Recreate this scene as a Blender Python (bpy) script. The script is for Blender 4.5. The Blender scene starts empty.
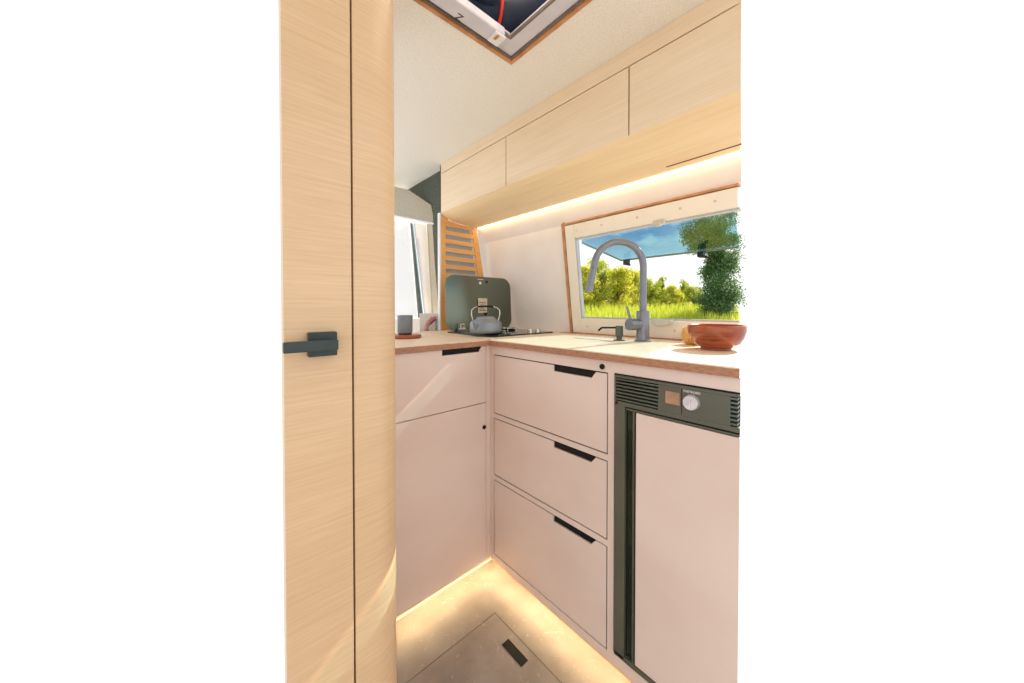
import bpy, bmesh, math, random
from mathutils import Vector, Matrix
random.seed(7)
PI = math.pi
scene = bpy.context.scene
COL = scene.collection

# ------------------------------------------------------------------ camera
EYE = 1.03
F_PX = 335.5
PITCH = math.radians(0.8)
cam_data = bpy.data.cameras.new('camera')
cam = bpy.data.objects.new('camera', cam_data)
COL.objects.link(cam)
cam.location = (0, 0, EYE)
cam.rotation_euler = (PI / 2 - PITCH, 0, -math.radians(42.3))
cam_data.sensor_width = 36
cam_data.lens = F_PX / 1024 * 36
cam_data.shift_y = -(341.5 - (308 + F_PX * math.tan(PITCH))) / 1024
cam_data.shift_x = 0.5 / 1024
cam_data.clip_start = 0.02
cam_data.clip_end = 400
scene.camera = cam

# ------------------------------------------------------------------ view
scene.view_settings.view_transform = 'Standard'
scene.view_settings.look = 'None'
scene.view_settings.gamma = 1
scene.view_settings.exposure = 0.33
scene.view_settings.use_curve_mapping = False

# ------------------------------------------------------------------ sky
world = bpy.data.worlds.new('sky')
scene.world = world
world.use_nodes = True
wn, wl = world.node_tree.nodes, world.node_tree.links
wn.clear()
w_out = wn.new('ShaderNodeOutputWorld')
w_bg = wn.new('ShaderNodeBackground')
w_bg.inputs['Strength'].default_value = 1.05
w_tc = wn.new('ShaderNodeTexCoord')
# bright overcast sky with one break of blue, high up on the window side
w_dot = wn.new('ShaderNodeVectorMath'); w_dot.operation = 'DOT_PRODUCT'
_az, _el = math.radians(62), math.radians(20)
w_dot.inputs[1].default_value = (math.sin(_az) * math.cos(_el), math.cos(_az) * math.cos(_el), math.sin(_el))
wl.new(w_tc.outputs['Generated'], w_dot.inputs[0])
w_m1 = wn.new('ShaderNodeMapRange'); w_m1.interpolation_type = 'SMOOTHSTEP'
w_m1.inputs['From Min'].default_value = math.cos(math.radians(16))
w_m1.inputs['From Max'].default_value = math.cos(math.radians(6))
wl.new(w_dot.outputs['Value'], w_m1.inputs['Value'])
w_map = wn.new('ShaderNodeMapping'); w_map.inputs['Scale'].default_value = (5, 5, 11)
wl.new(w_tc.outputs['Generated'], w_map.inputs['Vector'])
w_no = wn.new('ShaderNodeTexNoise'); w_no.inputs['Scale'].default_value = 1.6
w_no.inputs['Detail'].default_value = 6
wl.new(w_map.outputs['Vector'], w_no.inputs['Vector'])
w_m2 = wn.new('ShaderNodeMapRange')
w_m2.inputs['From Min'].default_value = 0.62; w_m2.inputs['From Max'].default_value = 0.54
wl.new(w_no.outputs['Fac'], w_m2.inputs['Value'])
w_mul = wn.new('ShaderNodeMath'); w_mul.operation = 'MULTIPLY'
w_sep = wn.new('ShaderNodeSeparateXYZ'); wl.new(w_tc.outputs['Generated'], w_sep.inputs[0])
w_m3 = wn.new('ShaderNodeMapRange'); w_m3.interpolation_type = 'SMOOTHSTEP'
w_m3.inputs['From Min'].default_value = 0.12; w_m3.inputs['From Max'].default_value = 0.20
wl.new(w_sep.outputs['Z'], w_m3.inputs['Value'])
w_mu2 = wn.new('ShaderNodeMath'); w_mu2.operation = 'MULTIPLY'
wl.new(w_m1.outputs['Result'], w_mu2.inputs[0]); wl.new(w_m3.outputs['Result'], w_mu2.inputs[1])
wl.new(w_mu2.outputs[0], w_mul.inputs[0]); wl.new(w_m2.outputs['Result'], w_mul.inputs[1])
w_mix = wn.new('ShaderNodeMix'); w_mix.data_type = 'RGBA'
w_mix.inputs['A'].default_value = (1, 1, 1, 1)
w_mix.inputs['B'].default_value = (0.20, 0.44, 0.78, 1)
wl.new(w_mul.outputs['Value'], w_mix.inputs['Factor'])
wl.new(w_mix.outputs['Result'], w_bg.inputs['Color'])
wl.new(w_bg.outputs['Background'], w_out.inputs['Surface'])

# ------------------------------------------------------------------ sun
sun_data = bpy.data.lights.new('sun', 'SUN')
sun_data.energy = 10.0
sun_data.color = (1.0, 0.78, 0.56)
sun_data.angle = math.radians(0.6)
sun = bpy.data.objects.new('sun', sun_data)
COL.objects.link(sun)
sun.location = (6, -1, 6)
_to_sun = Vector((1.0, -0.12, 0.78))
sun.rotation_euler = _to_sun.to_track_quat('Z', 'Y').to_euler()


# ------------------------------------------------------------------ materials
def srgb(r, g, b):
    def c(v):
        v /= 255
        return v / 12.92 if v <= 0.04045 else ((v + 0.055) / 1.055) ** 2.4
    return (c(r), c(g), c(b), 1)


def mat(name, col, rough=0.5, metal=0.0, spec=0.5, var=None, scale=8, bump=0.0, stretch=(1, 1, 1), bscale=None, lo=0.35, hi=0.65, detail=5):
    m = bpy.data.materials.new(name)
    m.use_nodes = True
    n, l = m.node_tree.nodes, m.node_tree.links
    p = n['Principled BSDF']
    p.inputs['Base Color'].default_value = col
    p.inputs['Roughness'].default_value = rough
    p.inputs['Metallic'].default_value = metal
    p.inputs['Specular IOR Level'].default_value = spec
    tc = n.new('ShaderNodeTexCoord')
    mp = n.new('ShaderNodeMapping'); mp.inputs['Scale'].default_value = stretch
    l.new(tc.outputs['Object'], mp.inputs['Vector'])
    no = n.new('ShaderNodeTexNoise'); no.inputs['Scale'].default_value = scale
    no.inputs['Detail'].default_value = detail
    l.new(mp.outputs['Vector'], no.inputs['Vector'])
    if var:
        r = n.new('ShaderNodeMapRange')
        r.inputs['From Min'].default_value = lo; r.inputs['From Max'].default_value = hi
        l.new(no.outputs['Fac'], r.inputs['Value'])
        mx = n.new('ShaderNodeMix'); mx.data_type = 'RGBA'
        mx.inputs['A'].default_value = col; mx.inputs['B'].default_value = var
        l.new(r.outputs['Result'], mx.inputs['Factor'])
        l.new(mx.outputs['Result'], p.inputs['Base Color'])
    if bump:
        b = n.new('ShaderNodeBump'); b.inputs['Strength'].default_value = bump
        b.inputs['Distance'].default_value = 0.004
        src = no
        if bscale:
            src = n.new('ShaderNodeTexNoise'); src.inputs['Scale'].default_value = bscale
            l.new(mp.outputs['Vector'], src.inputs['Vector'])
        l.new(src.outputs['Fac'], b.inputs['Height'])
        l.new(b.outputs['Normal'], p.inputs['Normal'])
    return m


def wood(name, light, dark, axis, rough=0.42, fine=90, broad=5, amount=0.55):
    """veneer with its grain running along one axis: broad tone bands, fine streaks"""
    m = bpy.data.materials.new(name)
    m.use_nodes = True
    n, l = m.node_tree.nodes, m.node_tree.links
    p = n['Principled BSDF']
    p.inputs['Roughness'].default_value = rough
    tc = n.new('ShaderNodeTexCoord')

    def layer(sc, along, detail, lo, hi):
        mp = n.new('ShaderNodeMapping')
        s = [sc, sc, sc]
        for ax in (axis if isinstance(axis, tuple) else (axis,)):
            s[ax] = along
        mp.inputs['Scale'].default_value = s
        l.new(tc.outputs['Object'], mp.inputs['Vector'])
        no = n.new('ShaderNodeTexNoise'); no.inputs['Scale'].default_value = 1
        no.inputs['Detail'].default_value = detail
        no.inputs['Distortion'].default_value = 0.4
        l.new(mp.outputs['Vector'], no.inputs['Vector'])
        r = n.new('ShaderNodeMapRange')
        r.inputs['From Min'].default_value = lo; r.inputs['From Max'].default_value = hi
        l.new(no.outputs['Fac'], r.inputs['Value'])
        return r.outputs['Result']
    a = layer(fine, fine / 30, 4, 0.3, 0.7)
    b = layer(broad, broad / 4, 3, 0.3, 0.7)
    av = n.new('ShaderNodeMath'); av.operation = 'MULTIPLY_ADD'
    av.inputs[1].default_value = amount
    l.new(a, av.inputs[0])
    sc = n.new('ShaderNodeMath'); sc.operation = 'MULTIPLY'; sc.inputs[1].default_value = 1 - amount
    l.new(b, sc.inputs[0]); l.new(sc.outputs[0], av.inputs[2])
    mx = n.new('ShaderNodeMix'); mx.data_type = 'RGBA'
    mx.inputs['A'].default_value = light; mx.inputs['B'].default_value = dark
    l.new(av.outputs[0], mx.inputs['Factor'])
    l.new(mx.outputs['Result'], p.inputs['Base Color'])
    bp = n.new('ShaderNodeBump'); bp.inputs['Strength'].default_value = 0.05
    bp.inputs['Distance'].default_value = 0.002
    l.new(a, bp.inputs['Height']); l.new(bp.outputs['Normal'], p.inputs['Normal'])
    return m


def emit(name, col, strength):
    m = bpy.data.materials.new(name)
    m.use_nodes = True
    n, l = m.node_tree.nodes, m.node_tree.links
    n.clear()
    o = n.new('ShaderNodeOutputMaterial'); e = n.new('ShaderNodeEmission')
    e.inputs['Color'].default_value = col; e.inputs['Strength'].default_value = strength
    l.new(e.outputs[0], o.inputs['Surface'])
    return m


def glassy(name, tint, refl=0.12, rough=0.02, gloss=(1, 1, 1, 1)):
    m = bpy.data.materials.new(name)
    m.use_nodes = True
    n, l = m.node_tree.nodes, m.node_tree.links
    n.clear()
    o = n.new('ShaderNodeOutputMaterial')
    t = n.new('ShaderNodeBsdfTransparent'); t.inputs['Color'].default_value = tint
    g = n.new('ShaderNodeBsdfGlossy'); g.inputs['Roughness'].default_value = rough
    g.inputs['Color'].default_value = gloss
    mx = n.new('ShaderNodeMixShader'); mx.inputs['Fac'].default_value = refl
    l.new(t.outputs[0], mx.inputs[1]); l.new(g.outputs[0], mx.inputs[2])
    l.new(mx.outputs[0], o.inputs['Surface'])
    return m


M = {}
M['door_oak'] = wood('oak veneer, horizontal grain', srgb(222, 192, 154), srgb(200, 168, 130), (0, 1), rough=0.34, fine=260, broad=6)
M['locker_oak'] = wood('pale oak veneer', srgb(242, 224, 196), srgb(230, 204, 168), 1, fine=120, broad=6)
M['soffit_glow_oak'] = wood('oak veneer tinted by strip light', srgb(248, 226, 184), srgb(234, 206, 160), 1, fine=120, broad=6)  # lighter, yellower oak: glow of the strip light put into the colour
M['pale_ply'] = mat('pale stained plywood', srgb(228, 211, 202), 0.5, var=srgb(219, 199, 189), scale=2.2, stretch=(1, 1, 1.6), bump=0.03, bscale=140)
M['ply_edge'] = mat('plywood edge', srgb(186, 138, 108), 0.55, var=srgb(150, 104, 78), scale=3, stretch=(20, 20, 160))
M['top_oak'] = wood('light oak worktop', srgb(236, 218, 196), srgb(224, 198, 170), 1, fine=110, broad=8)
M['gap'] = mat('shadow gap', srgb(46, 34, 28), 0.9, spec=0.1)
M['black'] = mat('satin black', srgb(14, 14, 14), 0.5, spec=0.25, var=srgb(20, 20, 20), scale=40)
M['handle'] = mat('anthracite metal', srgb(46, 58, 58), 0.42, metal=0.3, var=srgb(54, 66, 66), scale=30)
M['ceiling'] = mat('ceiling fleece', srgb(244, 242, 234), 0.95, spec=0.1, var=srgb(228, 225, 214), scale=190, bump=0.3, lo=0.3, hi=0.7, detail=6)
M['wall'] = mat('off white wall fleece', srgb(242, 234, 228), 0.9, spec=0.1, var=srgb(238, 229, 222), scale=9)
M['felt'] = mat('dark grey green felt', srgb(78, 84, 76), 1, spec=0.05, var=srgb(104, 108, 98), scale=160, bump=0.5)
M['blue_felt'] = mat('blue grey felt', srgb(146, 160, 174), 1, spec=0.05, var=srgb(172, 184, 196), scale=220, bump=0.4)
M['slat_wood'] = wood('orange birch ply', srgb(244, 190, 120), srgb(226, 162, 92), 0, fine=90, broad=6)
M['cream'] = mat('cream plastic', srgb(240, 233, 218), 0.5, var=srgb(234, 225, 208), scale=6)
M['white_pl'] = mat('white plastic', srgb(236, 236, 234), 0.4, var=srgb(226, 226, 226), scale=8)
M['grey_pl'] = mat('silver plastic', srgb(190, 190, 196), 0.35, var=srgb(176, 176, 180), scale=10)
M['clear_pl'] = mat('milky catch plastic', srgb(212, 206, 192), 0.25, var=srgb(196, 190, 176), scale=30)
M['grey_fab'] = mat('warm grey fabric', srgb(186, 178, 162), 0.95, spec=0.1, var=srgb(172, 164, 148), scale=120, bump=0.3)
M['edge_oak'] = mat('orange brown wood edge', srgb(204, 148, 94), 0.55, var=srgb(176, 120, 72), scale=20)
M['tap'] = mat('gunmetal grey tap', srgb(132, 136, 144), 0.34, metal=0.6, var=srgb(122, 126, 134), scale=20)
M['alu'] = mat('anodised grey kettle', srgb(142, 150, 158), 0.4, metal=0.6, var=srgb(130, 138, 146), scale=14)
M['gasket'] = mat('brown grey gasket', srgb(128, 112, 104), 0.7, var=srgb(112, 96, 88), scale=20)
M['lilac'] = mat('lilac grey plastic', srgb(214, 212, 218), 0.4, var=srgb(204, 202, 208), scale=10)
M['steel'] = mat('brushed steel', srgb(214, 212, 206), 0.25, metal=0.9, var=srgb(190, 188, 182), scale=30)
M['hob'] = mat('black hob glass', srgb(30, 34, 38), 0.08, var=srgb(34, 38, 42), scale=4)
M['lid'] = glassy('dark tinted lid glass', (0.05, 0.06, 0.05, 1), 0.8, 0.2, (0.22, 0.25, 0.20, 1))
M['pane'] = glassy('blue tinted acrylic', (0.46, 0.66, 0.75, 1), 0.06, 0.03)
M['clear_glass'] = glassy('clear glass', (0.55, 0.68, 0.70, 1), 0.12, 0.02)
M['fridge'] = mat('olive grey plastic', srgb(92, 94, 82), 0.38, var=srgb(84, 86, 75), scale=6)
M['fridge_gloss'] = mat('dark glossy trim', srgb(20, 30, 26), 0.08, var=srgb(28, 40, 32), scale=5)
M['fridge_edge'] = mat('greenish grey trim', srgb(104, 112, 104), 0.3, metal=0.5, var=srgb(94, 102, 94), scale=12)
M['display'] = mat('copper display window', srgb(176, 140, 112), 0.15, var=srgb(150, 112, 90), scale=30)
M['knob'] = mat('chromed knob', srgb(226, 222, 222), 0.25, metal=0.6, var=srgb(200, 196, 200), scale=60)
M['print'] = mat('white print', srgb(230, 228, 222), 0.5, var=srgb(222, 220, 214), scale=40)
M['bowl'] = wood('polished reddish wood', srgb(178, 94, 54), srgb(98, 38, 18), (0, 1), rough=0.14, fine=110, broad=42, amount=0.35)
M['bamboo'] = wood('golden wood', srgb(226, 176, 96), srgb(198, 142, 66), 2, rough=0.3)
M['coaster'] = wood('red brown wood', srgb(176, 92, 48), srgb(140, 66, 32), 0, rough=0.35)
M['cup'] = mat('slate grey ceramic', srgb(124, 130, 136), 0.3, var=srgb(112, 118, 124), scale=30)
M['cup_dark'] = mat('dark foot', srgb(34, 36, 38), 0.6, var=srgb(40, 42, 44), scale=30)
M['carton'] = mat('white printed card', srgb(252, 251, 250), 0.7, var=srgb(246, 245, 244), scale=20)
M['magenta'] = mat('magenta print', srgb(180, 50, 120), 0.6, var=srgb(168, 60, 110), scale=40)
M['rose'] = mat('dusty rose print', srgb(196, 130, 128), 0.6, var=srgb(206, 160, 152), scale=60)
M['green_print'] = mat('green print', srgb(90, 130, 100), 0.6, var=srgb(110, 150, 118), scale=60)
M['navy'] = mat('navy cloth', srgb(30, 44, 66), 0.75, var=srgb(20, 30, 48), scale=12, bump=0.3)
M['red'] = mat('red strap', srgb(226, 50, 34), 0.6, var=srgb(206, 40, 28), scale=20)
M['label'] = mat('off white sticker', srgb(222, 210, 188), 0.6, var=srgb(208, 194, 172), scale=50)
M['ink'] = mat('dark ink', srgb(54, 50, 46), 0.6, var=srgb(62, 58, 52), scale=50)
M['blind'] = mat('white blind', srgb(244, 244, 244), 0.8, var=srgb(238, 238, 240), scale=8)
_n, _l = M['blind'].node_tree.nodes, M['blind'].node_tree.links
_t = _n.new('ShaderNodeBsdfTranslucent'); _t.inputs['Color'].default_value = (0.9, 0.9, 0.9, 1)
_s = _n.new('ShaderNodeMixShader'); _s.inputs['Fac'].default_value = 0.8
_l.new(_n['Principled BSDF'].outputs[0], _s.inputs[1]); _l.new(_t.outputs[0], _s.inputs[2])
_l.new(_s.outputs[0], _n['Material Output'].inputs['Surface'])
M['led'] = emit('warm light strip', (1.0, 0.79, 0.44, 1), 36)
M['led_top'] = emit('warm light strip above', (1.0, 0.74, 0.38, 1), 7)
M['bark'] = mat('bark', srgb(96, 80, 62), 0.9, var=srgb(66, 54, 42), scale=12, bump=0.4)


def leafmat(name, a, b):
    m = bpy.data.materials.new(name)
    m.use_nodes = True
    n, l = m.node_tree.nodes, m.node_tree.links
    p = n['Principled BSDF']
    p.inputs['Roughness'].default_value = 0.6
    p.inputs['Specular IOR Level'].default_value = 0.2
    g = n.new('ShaderNodeNewGeometry')
    mx = n.new('ShaderNodeMix'); mx.data_type = 'RGBA'
    mx.inputs['A'].default_value = a; mx.inputs['B'].default_value = b
    l.new(g.outputs['Random Per Island'], mx.inputs['Factor'])
    l.new(mx.outputs['Result'], p.inputs['Base Color'])
    t = n.new('ShaderNodeBsdfTranslucent')
    l.new(mx.outputs['Result'], t.inputs['Color'])
    s = n.new('ShaderNodeMixShader'); s.inputs['Fac'].default_value = 0.45
    l.new(p.outputs[0], s.inputs[1]); l.new(t.outputs[0], s.inputs[2])
    l.new(s.outputs[0], n['Material Output'].inputs['Surface'])
    return m


M['leaf_yellow'] = leafmat('yellow green leaves', srgb(218, 214, 84), srgb(156, 172, 52))
M['leaf_lime'] = leafmat('lime leaves', srgb(190, 198, 76), srgb(112, 140, 50))
M['leaf_green'] = leafmat('deep green leaves', srgb(118, 150, 92), srgb(58, 96, 62))
M['leaf_grass'] = leafmat('sunlit grass', srgb(200, 208, 84), srgb(150, 174, 58))
M['meadow'] = mat('meadow ground', srgb(180, 186, 84), 0.95, spec=0.1, var=srgb(140, 158, 58), scale=2)


def floor_material():
    m = mat('marbled vinyl', srgb(150, 139, 131), 0.5, var=srgb(122, 110, 103), scale=9, bump=0.05, lo=0.3, hi=0.7, detail=8)
    n, l = m.node_tree.nodes, m.node_tree.links
    p = n['Principled BSDF']
    old = p.inputs['Base Color'].links[0].from_socket
    vo = n.new('ShaderNodeTexNoise'); vo.inputs['Scale'].default_value = 26
    vo.inputs['Detail'].default_value = 8; vo.inputs['Distortion'].default_value = 2.5
    tc = n.new('ShaderNodeTexCoord'); l.new(tc.outputs['Object'], vo.inputs['Vector'])
    r = n.new('ShaderNodeMapRange'); r.inputs['From Min'].default_value = 0.62; r.inputs['From Max'].default_value = 0.72
    r.inputs['To Max'].default_value = 0.5
    l.new(vo.outputs['Fac'], r.inputs['Value'])
    mx = n.new('ShaderNodeMix'); mx.data_type = 'RGBA'
    mx.inputs['B'].default_value = srgb(182, 168, 156)
    l.new(old, mx.inputs['A']); l.new(r.outputs['Result'], mx.inputs['Factor'])
    l.new(mx.outputs['Result'], p.inputs['Base Color'])
    return m


M['floor'] = floor_material()
M['seam'] = mat('vinyl seam', srgb(104, 88, 76), 0.7, var=srgb(116, 100, 86), scale=30)


# ------------------------------------------------------------------ mesh helpers (all shapes in metres, world axes)
def BM():
    return bmesh.new()


def add_box(bm, x0, x1, y0, y1, z0, z1):
    x0, x1 = sorted((x0, x1)); y0, y1 = sorted((y0, y1)); z0, z1 = sorted((z0, z1))
    v = [bm.verts.new(p) for p in [(x0, y0, z0), (x1, y0, z0), (x1, y1, z0), (x0, y1, z0), (x0, y0, z1), (x1, y0, z1), (x1, y1, z1), (x0, y1, z1)]]
    for f in [(0, 3, 2, 1), (4, 5, 6, 7), (0, 1, 5, 4), (1, 2, 6, 5), (2, 3, 7, 6), (3, 0, 4, 7)]:
        bm.faces.new([v[i] for i in f])


def add_loft(bm, a, b):
    """closed solid between two polygons of equal vertex count"""
    va = [bm.verts.new(p) for p in a]
    vb = [bm.verts.new(p) for p in b]
    n = len(a)
    bm.faces.new(va[::-1]); bm.faces.new(vb)
    for i in range(n):
        j = (i + 1) % n
        bm.faces.new([va[i], va[j], vb[j], vb[i]])


def prism_x(bm, poly, x0, x1):       # poly in (y, z)
    add_loft(bm, [(x0, y, z) for y, z in poly], [(x1, y, z) for y, z in poly])


def prism_y(bm, poly, y0, y1):       # poly in (x, z)
    add_loft(bm, [(x, y0, z) for x, z in poly], [(x, y1, z) for x, z in poly])


def prism_z(bm, poly, z0, z1):       # poly in (x, y)
    add_loft(bm, [(x, y, z0) for x, y in poly], [(x, y, z1) for x, y in poly])


def wall_x(z):                       # the side of the van leans inwards
    return 1.32 - 0.137 * (z - 0.909)


def prism_lean(bm, poly, d0, d1):    # poly in (y, z) laid on the leaning wall, d = offset outwards
    add_loft(bm, [(wall_x(z) + d0, y, z) for y, z in poly], [(wall_x(z) + d1, y, z) for y, z in poly])


def add_tube(bm, pts, r, seg=12, closed=False):
    pts = [Vector(p) for p in pts]
    rs = r if isinstance(r, (list, tuple)) else [r] * len(pts)
    rings = []
    n = len(pts)
    up = None
    for i, p in enumerate(pts):
        if closed:
            t = (pts[(i + 1) % n] - pts[i - 1]).normalized()
        else:
            t = (pts[min(i + 1, n - 1)] - pts[max(i - 1, 0)]).normalized()
        if up is None:
            ref = Vector((0, 0, 1)) if abs(t.z) < 0.9 else Vector((1, 0, 0))
            up = t.cross(ref).normalized()
        up = (up - t * up.dot(t)).normalized()
        w = t.cross(up)
        rings.append([bm.verts.new(p + (up * math.cos(2 * PI * k / seg) + w * math.sin(2 * PI * k / seg)) * rs[i]) for k in range(seg)])
    m = n if closed else n - 1
    for i in range(m):
        a, b = rings[i], rings[(i + 1) % n]
        for k in range(seg):
            k2 = (k + 1) % seg
            bm.faces.new([a[k], a[k2], b[k2], b[k]])
    if not closed:
        bm.faces.new(rings[0][::-1]); bm.faces.new(rings[-1])


def add_lathe(bm, c, prof, seg=40):
    """prof: list of (radius, z) from bottom to top; closed solid of revolution about a vertical axis"""
    rings = []
    for r, z in prof:
        if r < 1e-6:
            rings.append([bm.verts.new((c[0], c[1], c[2] + z))])
        else:
            rings.append([bm.verts.new((c[0] + r * math.cos(2 * PI * k / seg), c[1] + r * math.sin(2 * PI * k / seg), c[2] + z)) for k in range(seg)])
    for a, b in zip(rings, rings[1:]):
        for k in range(seg):
            k2 = (k + 1) % seg
            if len(a) == 1 and len(b) == 1:
                continue
            if len(a) == 1:
                bm.faces.new([a[0], b[k2], b[k]])
            elif len(b) == 1:
                bm.faces.new([a[k], a[k2], b[0]])
            else:
                bm.faces.new([a[k], a[k2], b[k2], b[k]])


def rounded(x0, x1, z0, z1, r, n=6, corners=(1, 1, 1, 1)):
    """rounded rectangle, counter-clockwise from bottom left; corners BL BR TR TL"""
    out = []
    for (cx, cz, a0), on in zip([(x0 + r, z0 + r, PI), (x1 - r, z0 + r, 1.5 * PI), (x1 - r, z1 - r, 0), (x0 + r, z1 - r, PI / 2)], corners):
        if on:
            for i in range(n + 1):
                a = a0 + PI / 2 * i / n
                out.append((cx + r * math.cos(a), cz + r * math.sin(a)))
        else:
            out.append((x0 if cx < (x0 + x1) / 2 else x1, z0 if cz < (z0 + z1) / 2 else z1))
    return out


def obj(name, bm, m, parent=None, bevel=0, smooth=False, label=None, kind=None):
    bmesh.ops.recalc_face_normals(bm, faces=bm.faces)
    me = bpy.data.meshes.new(name)
    off = Vector((0, 0, 0))
    p = parent
    while p is not None:
        off += p.location; p = p.parent
    # meshes are written in world coordinates; a child's vertices are made local to its thing
    bm.transform(Matrix.Translation(-off))
    if parent is None:
        if bm.verts:
            lo = [min(v.co[i] for v in bm.verts) for i in range(3)]
            hi = [max(v.co[i] for v in bm.verts) for i in range(3)]
            base = Vector(((lo[0] + hi[0]) / 2, (lo[1] + hi[1]) / 2, lo[2]))
            bm.transform(Matrix.Translation(-base))
    bm.to_mesh(me); bm.free()
    o = bpy.data.objects.new(name, me)
    COL.objects.link(o)
    if parent is None:
        o.location = base
    else:
        o.parent = parent
    me.materials.append(m)
    if smooth:
        for f in me.polygons:
            f.use_smooth = True
        md = o.modifiers.new('edges', 'EDGE_SPLIT'); md.split_angle = math.radians(40)
    if bevel:
        b = o.modifiers.new('bevel', 'BEVEL'); b.width = bevel; b.segments = 2; b.limit_method = 'ANGLE'
    if label:
        o['label'] = label
    if kind:
        o['kind'] = kind
    return o


def thing(name, label, cat, loc, group=None, kind=None):
    o = bpy.data.objects.new(name, None)
    COL.objects.link(o)
    o.location = loc
    o.empty_display_size = 0.05
    if label: o['label'] = label
    if cat: o['category'] = cat
    if group: o['group'] = group
    if kind: o['kind'] = kind
    return o


def tag(o, label, cat, group=None):
    o['label'] = label; o['category'] = cat
    if group: o['group'] = group
    return o


def struct(name, bm, m, parent=None, **k):
    return obj(name, bm, m, parent, kind=None if parent else 'structure', **k)


# ------------------------------------------------------------------ the van shell
TOP = 0.909          # worktop height
CEIL = 1.805
# floor: fixed vinyl with a lift-out hatch
b = BM(); prism_z(b, [(-1.8, -2.0), (1.3, -2.0), (1.3, -0.1), (0.95, 0.2), (0.95, 1.2), (0.22, 1.2), (0.1, 0.75), (-1.8, 1.5)], -0.04, 0)
floor = struct('floor', b, M['floor'])
b = BM()
add_box(b, 0.28, 0.7135, 0.8640, 0.8665, -0.002, 0.0006)
add_box(b, 0.711, 0.7135, 0.2, 0.8665, -0.002, 0.0006)
obj('hatch_seam', b, M['seam'], floor)
b = BM(); add_box(b, 0.659, 0.686, 0.682, 0.768, -0.002, 0.0015)
obj('finger_slot', b, M['black'], floor, label='black recessed finger slot in the floor hatch')

# ceiling with the roof hatch opening
HX0, HX1, HY0, HY1 = 0.30, 0.712, 0.14, 0.784
b = BM()
add_box(b, -0.35, HX0, -0.2, 0.9, CEIL, CEIL + 0.03)
add_box(b, HX0, HX1, -0.2, HY0, CEIL, CEIL + 0.03)
add_box(b, HX0, HX1, HY1, 0.9, CEIL, CEIL + 0.03)
prism_z(b, [(HX1, -0.2), (1.0, -0.2), (1.0, 0.9), (HX1, 0.9)], CEIL, CEIL + 0.03)
prism_z(b, [(0.2, 0.9), (1.0, 0.9), (1.0, 2.12), (0.80, 2.12), (0.3, 1.25), (0.2, 1.0)], CEIL, CEIL + 0.03)
struct('ceiling', b, M['ceiling'])

# window-side wall, leaning inwards, opening for the hinged window; ends where the kitchen ends
WY0, WY1, WZ0, WZ1 = 0.300, 0.985, 0.925, 1.400
b = BM()
prism_lean(b, [(WY1, WZ0), (1.76, WZ0), (1.76, WZ1), (WY1, WZ1)], 0, 0.03)
prism_lean(b, [(0.305, WZ1), (1.76, WZ1), (1.76, 1.42), (0.305, 1.42)], 0, 0.03)
add_loft(b, [(1.25, y, 1.42) for y in (0.298, 1.76)] + [(1.28, 1.76, 1.42), (1.28, 0.305, 1.42)],
         [(1.20, y, 1.512) for y in (0.287, 1.76)] + [(1.23, 1.76, 1.512), (1.23, 0.294, 1.512)])
add_loft(b, [(1.20, 0.287, 1.512), (1.20, 1.76, 1.512), (1.23, 1.76, 1.512), (1.23, 0.294, 1.512)],
         [(1.18, 0.287, 1.83), (1.18, 1.76, 1.83), (1.21, 1.76, 1.83), (1.21, 0.294, 1.83)])
prism_lean(b, [(0.316, TOP), (1.76, TOP), (1.76, WZ0), (0.316, WZ0)], 0, 0.03)
add_box(b, 1.32, 1.35, 0.32, 1.76, -0.04, TOP)
struct('wall_right', b, M['wall'])

# hinged window: cream frame, catches, propped-open tinted pane
win = thing('window_1', None, None, (1.30, 0.65, 0.905), kind='structure')
FZ0, FZ1, IZ0, IZ1, IY = 0.912, 1.412, 0.982, 1.349, 0.945
b = BM()
prism_lean(b, [(IY, FZ0), (0.996, FZ0), (0.996, FZ1), (IY, FZ1)], -0.012, 0.006)
prism_lean(b, [(0.3165, FZ0), (IY, FZ0), (IY, IZ0), (0.3145, IZ0)], -0.012, 0.006)
prism_lean(b, [(0.3065, IZ1), (IY, IZ1), (IY, FZ1), (0.3050, FZ1)], -0.012, 0.006)
obj('window_frame', b, M['cream'], win, bevel=0.003)
b = BM()       # grey seal round the opening
prism_lean(b, [(IY - 0.008, IZ0), (IY, IZ0), (IY, IZ1), (IY - 0.008, IZ1)], -0.008, 0.012)
prism_lean(b, [(0.314, IZ0), (IY, IZ0), (IY, IZ0 + 0.007), (0.314, IZ0 + 0.007)], -0.008, 0.012)
prism_lean(b, [(0.303, IZ1 - 0.006), (IY, IZ1 - 0.006), (IY, IZ1), (0.303, IZ1)], -0.008, 0.012)
obj('seal', b, M['grey_pl'], win)
for (y0, y1, z0, z1) in [(0.532, 0.575, 1.338, 1.356), (0.602, 0.522, 0.970, 0.986)]:
    b = BM()
    prism_lean(b, rounded(min(y0, y1), max(y0, y1), z0, z1, 0.005, 3), -0.026, -0.012)
    prism_lean(b, rounded(min(y0, y1) + 0.012, max(y0, y1) - 0.012, z0 - 0.006, z0 + 0.006, 0.003, 3), -0.034, -0.02)
    obj('catch', b, M['clear_pl'], win, bevel=0.001)
for (y, z) in [(0.93, 1.382), (0.80, 1.382), (0.64, 1.382), (0.48, 1.382), (0.37, 1.382), (0.91, 0.945), (0.72, 0.945), (0.52, 0.945), (0.42, 0.945)]:
    b = BM(); prism_lean(b, rounded(y - 0.004, y + 0.004, z - 0.004, z + 0.004, 0.003, 3), -0.0135, -0.011)
    obj('screw_cap', b, M['clear_pl'], win)
b = BM()       # tilted pane: hinge above, free edge outside
PH = [(1.29, 0.325, 1.337), (1.29, 0.935, 1.337)]
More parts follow.
